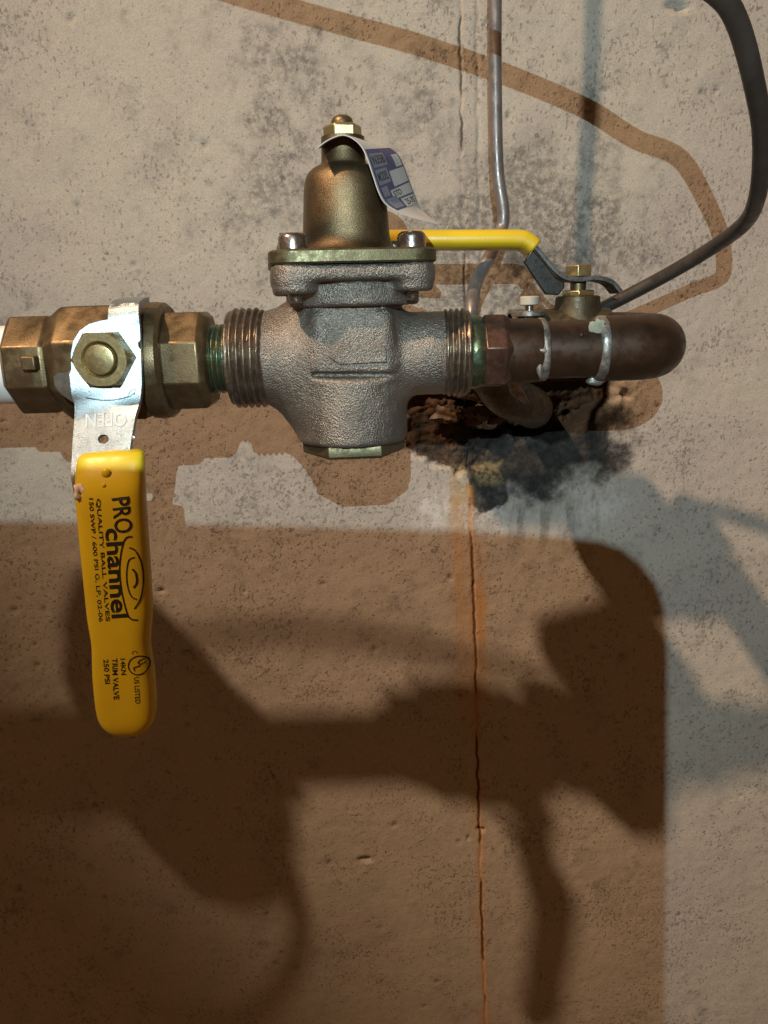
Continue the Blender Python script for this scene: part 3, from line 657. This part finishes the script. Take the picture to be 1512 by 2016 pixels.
# ------------------------------------------------------------------ rear valve
YR = -63.8
rv = thing('wall_valve', (97, YR, -14), 'small dull brass shutoff valve behind the copper pipe with yellow lever pointing left', 'ball valve')
obj('valve_body', *lathe([(66, 11.5), (72, 14), (74, 14), (76, 15.5), (96, 16.2), (112, 15.5), (114, 12.5)], (0, YR, Z0), 'x', 40), M_REAR, rv)
obj('stem_boss', *lathe([(6, 12.8), (12, 11.6), (15, 10.9), (18.6, 10.6), (19.2, 9.4)], (97, YR, 0), 'z', 36), M_REAR, rv)
obj('packing_nut', *lathe([(18.8, 7.6), (19.3, 8.4), (21.4, 8.4), (21.8, 7.6)], (97, YR, 0), 'z', 6, R(20)), M_BRASS_BRIGHT, rv, bevel=.3)
obj('stem', *lathe([(21, 3.8), (27, 3.8)], (97, YR, 0), 'z', 20), M_BRASS, rv)
obj('stem_nut', *lathe([(28.0, 6.4), (28.4, 6.7), (33.0, 6.7), (33.6, 6.0)], (97, YR, 0), 'z', 6, R(14)), M_BRASS_BRIGHT, rv, bevel=.3)
hp = crom([(115.5, YR, 20.5), (111, YR, 25), (104, YR, 27.0), (96, YR, 26.6), (89, YR, 27.6), (83, YR, 32), (75, YR, 41), (70, YR, 44.8), (60, YR, 45.6), (30, YR, 46)], 6)
def strip(path, w, th):
    secs = []
    for i, p in enumerate(path):
        d = path[min(i + 1, len(path) - 1)] - path[max(i - 1, 0)]; d = d / np.linalg.norm(d); n = np.array([-d[2], 0, d[0]])
        secs.append((p, (0, w / 2, 0), n * th / 2))
    return secs
h2 = obj('handle', *loft(strip(hp, 17, 2.4), 24, 8), M_DARKSTEEL, rv, angle=40)
fl_ = [(1048, 491), (1075, 520), (1095, 547), (1112, 556), (1112, 566), (1100, 581), (1074, 580), (1050, 545), (1031, 516)]
Vl = [at(u, v, -73) for u, v in fl_]; Vl = Vl + [v + np.array([0, 2.2, 0]) for v in Vl]; m = len(fl_)
obj('handle_flange', Vl, [list(range(m)), [m + k for k in range(m)][::-1]] + [(k, (k + 1) % m, m + (k + 1) % m, m + k) for k in range(m)], M_BLACK, h2, bevel=.6)
g2 = [np.array(p, float) for p in crom([(74.5, YR, 41.6), (70.5, YR, 44.6), (65, YR, 45.6), (40, YR, 46.2), (0, YR, 47.2), (-30, YR, 48)], 8)]
sc = strip(g2, 20, 9.2); sc[0] = (sc[0][0], np.array(sc[0][1]) * .9, np.array(sc[0][2]) * .85)
obj('grip', *loft(sc, 36, 2.8), M_YELLOW, h2, angle=60)
obj('inlet_pipe', *tube(crom([(74, YR, Z0), (64, YR + 1, -5), (58, -54, -16), (66, -38, -30), (84, -14, -40), (92, 14, -46), (97, 46, -49)], 8), 11.5, 28), M_REAR, rv)
# ------------------------------------------------------------------ ground clamp
gc = thing('ground_clamp', (70, YR, 6), 'pale ground clamp with small screw behind the copper socket', 'pipe clamp')
obj('clamp_band', *lathe([(64, 14.2), (64, 16.0), (74, 16.0), (74, 14.2)], (0, YR, Z0), 'x', 32, caps=False), M_SOLDER, gc)
obj('clamp_ear', *lathe([(10.4, 6.5), (10.8, 7.2), (12.6, 7.2), (13, 6.6)], (70.7, -79, 0), 'z', 12), M_SOLDER, gc)
b = obj('clamp_screw', *lathe([(9, 1.9), (17, 1.9)], (70.7, -79, 0), 'z', 18), M_SCREW, gc)
obj('screw_head', *lathe([(15.4, 3.8), (15.8, 4.5), (19, 4.6), (19.6, 3.9)], (70.7, -79, 0), 'z', 20), plastic('pale_plastic', (.42, .40, .34), (.33, .31, .27), .6), b)
lug = [(1000, 752, -78), (1018, 752, -78), (1046, 796, -60), (1036, 798, -60), (1005, 775, -70)]
Vl = [at(*p) for p in lug]; Vl = Vl + [v + np.array([.3, 3, 0]) for v in Vl]; m = 5
obj('clamp_lug', Vl, [list(range(m)), [m + k for k in range(m)][::-1]] + [(k, (k + 1) % m, m + (k + 1) % m, m + k) for k in range(m)], M_SOLDER, gc, bevel=.5)
# ------------------------------------------------------------------ wires
wpts = [(56.0, -48, 460), (57.6, -46, 300), (58.0, -46, 215), (58.2, -45, 157), (58.6, -45, 121), (60.0, -45, 81), (63.2, -45, 60), (61.8, -46, 51), (56.2, -51, 40), (49.0, -58, 28.3), (45.2, -66, 16.4), (46, -72, 4), (52, -72, -3)]
wpts = [(x * 1.045, y + 18, 17 + (z - 17) * 1.045) if z > 45 else ((x * 1.02, y + 9, 17 + (z - 17) * 1.02) if z > 20 else (x, y, z)) for x, y, z in wpts]
tag(obj('ground_wire', *tube(crom(wpts, 10), 3.25, 20), M_WIRE, None, wpts[0], angle=60), 'straight grey wire running down the wall behind the yellow lever', 'wire')
cpts = [(92, -50, 8), (110.4, -45, 11.6), (117.2, -48, 14.5), (137.3, -62, 26.3), (152.0, -80, 37.6), (154.5, -108, 46.0), (149.1, -130, 53.7), (140.1, -150, 66.9), (128.8, -168, 79.6), (108.4, -190, 99.8), (88.2, -200, 107.5), (70.4, -205, 117), (45.8, -210, 126.5), (14.9, -215, 136.5), (-14.3, -220, 144), (-43, -220, 152), (-110, -215, 172), (-260, -205, 205), (-420, -200, 190)]
tag(obj('looped_cable', *tube(crom(cpts, 10), 3.3, 20), M_CABLE, None, cpts[1], angle=60), 'dark brown cable looping out from the wall at the right edge', 'cable')

# ------------------------------------------------------------------ paper tag on the bonnet
fr = [(624, 292, -150), (640, 279, -150), (660, 269, -150), (677, 266, -150), (695, 273, -150), (712, 289, -150), (723, 312, -151), (734, 345, -151), (747, 382, -151), (762, 404, -150), (795, 422, -148), (830, 433, -145), (866, 442, -140)]
bk = [(640, 288, -112), (655, 278, -112), (675, 272, -112), (700, 271, -112), (735, 279, -112), (762, 288, -112), (783, 303, -112), (795, 325, -112), (806, 355, -112), (816, 382, -112), (828, 410, -112), (848, 430, -118), (869, 443, -130)]
FR = np.array(crom([at(*p) for p in fr], 6)); BK = np.array(crom([at(*p) for p in bk], 6)); NS = len(FR) - 1
def tagpt(s, tt, off=0.0):
    i = np.clip(s, 0, 1) * NS; k = min(int(i), NS - 1); f = i - k
    g = lambda a: (FR[min(max(a, 0), NS)] * (1 - tt) + BK[min(max(a, 0), NS)] * tt)
    p = g(k) * (1 - f) + g(k + 1) * f
    du = g(k + 1) - g(k); dv = BK[k] - FR[k]; n = np.cross(du, dv); n = n / (np.linalg.norm(n) + 1e-9)
    if n[2] < 0 and n[1] > 0: n = -n
    if n[0] + n[2] < 0: n = -n
    return p + n * off
def patch(s0, s1, t0, t1, off, ns=8, nt=6):
    V = [tagpt(s0 + (s1 - s0) * i / ns, t0 + (t1 - t0) * j / nt, off) for i in range(ns + 1) for j in range(nt + 1)]
    Fc = [(i * (nt + 1) + j, i * (nt + 1) + j + 1, (i + 1) * (nt + 1) + j + 1, (i + 1) * (nt + 1) + j) for i in range(ns) for j in range(nt)]
    return V, Fc
ns, nt = 72, 10
A = [tagpt(i / ns, j / nt, .12) for i in range(ns + 1) for j in range(nt + 1)]; B = [tagpt(i / ns, j / nt, -.18) for i in range(ns + 1) for j in range(nt + 1)]
N = len(A); W = nt + 1; Fc = []
for i in range(ns):
    for j in range(nt):
        a = i * W + j; Fc.append((a, a + 1, a + W + 1, a + W)); Fc.append((N + a, N + a + W, N + a + W + 1, N + a + 1))
for i in range(ns):
    for j in (0, nt): a = i * W + j; Fc.append((a, a + W, N + a + W, N + a))
for j in range(nt):
    for i in (0, ns): a = i * W + j; Fc.append((a, a + 1, N + a + 1, N + a))
pt = thing('paper_tag', (0, -130, 60), 'curled white paper tag with blue printed table hanging on the bonnet', 'tag')
card = obj('card', A + B, Fc, M_PAPER, pt, angle=50)
obj('blue_panel', *patch(.44, .80, .03, .97, .20, 24, 8), M_BLUE, card)
boxes = [(.475, .555, .07, .50, M_BLUEPALE), (.50, .58, .72, .93, M_PAPER), (.475 + .09, .635, .07, .42, M_BLUEPALE), (.59, .665, .46, .94, M_PAPER), (.645, .70, .08, .26, M_BLUEPALE), (.675, .735, .30, .94, M_PAPER), (.715, .79, .07, .40, M_BLUEPALE), (.745, .80, .46, .94, M_PAPER)]
for s0, s1, t0, t1, mm in boxes: obj('printed_box', *patch(s0, s1, t0, t1, .28, 6, 5), mm, card)
def ttext(s, s0, s1, t0, t1, bold=.01):
    Vt, Ft = glyphs(s, bold); return [tagpt(s1 - (s1 - s0) * p[1], t0 + (t1 - t0) * p[0], .36) for p in Vt], Ft
obj('printed_words', *join(ttext('N35B', .49, .54, .11, .46), ttext('MODEL', .58, .62, .10, .39), ttext('STD', .685, .722, .35, .60), ttext('25-75', .757, .79, .55, .88)), M_INK, card, smooth=False)

# ------------------------------------------------------------------ unseen phone-like slab behind the viewpoint, outline shaped to cast the wall's brown shadow
def slab(x0, x1, z0, z1, y0, y1, r, n=8):
    ring = []
    for cx, cz, a0 in ((x1 - r, z1 - r, 0), (x0 + r, z1 - r, 90), (x0 + r, z0 + r, 180), (x1 - r, z0 + r, 270)):
        for k in range(n): a = R(a0 + 90 * k / (n - 1)); ring.append((cx + r * math.cos(a), cz + r * math.sin(a)))
    m = len(ring); V = [(x, y, z) for y in (y0, y1) for x, z in ring]
    return V, [list(range(m)), [m + k for k in range(m)][::-1]] + [(k, (k + 1) % m, m + (k + 1) % m, m + k) for k in range(m)]
def shade(u, v, y):
    L = np.array([-8., -560., 110.]); w = at(u, v, WALL_Y); tt = (y - L[1]) / (WALL_Y - L[1]); return L + tt * (w - L)
PYf = -464.0
sil = [(-420, 1022), (150, 1029), (500, 1035), (900, 1046), (1100, 1058), (1180, 1066), (1225, 1082), (1262, 1112), (1292, 1152), (1308, 1200), (1314, 1300), (1312, 1600), (1308, 2016)]
ring = [shade(u, v, PYf)[[0, 2]] for u, v in sil]; ringb = [shade(u, v, PYf - 8)[[0, 2]] for u, v in sil]
dn = ring[-1] - ring[-3]; dn /= np.linalg.norm(dn); ring.append(ring[-1] + dn * 112); ring.append(ring[-1] + np.array([-72., 0]) + dn * 0); ring.append(ring[0] + np.array([-14., -4.])); ringb += ring[-3:]
m = len(ring); cx = sum(p[0] for p in ring) / m
ph = thing('phone_blocker', (cx, PYf - 4, ring[-2][1]), 'unseen black phone-like slab behind the viewpoint, shaped to shade the lower wall', 'phone')
Vp = [(p[0], PYf, p[1]) for p in ring] + [(p[0], PYf - 8, p[1]) for p in ringb]
obj('case', Vp, [list(range(m)), [m + k for k in range(m)][::-1]] + [(k, (k + 1) % m, m + (k + 1) % m, m + k) for k in range(m)], M_PHONE, ph)
cz = sum(p[1] for p in ring) / m
Vq = [(cx + (p[0] - cx) * .90, y, cz + (p[1] - cz) * .93) for y in (PYf - 8.2, PYf - 8.7) for p in ringb]
obj('screen', Vq, [list(range(m)), [m + k for k in range(m)][::-1]] + [(k, (k + 1) % m, m + (k + 1) % m, m + k) for k in range(m)], M_PHONE, ph)
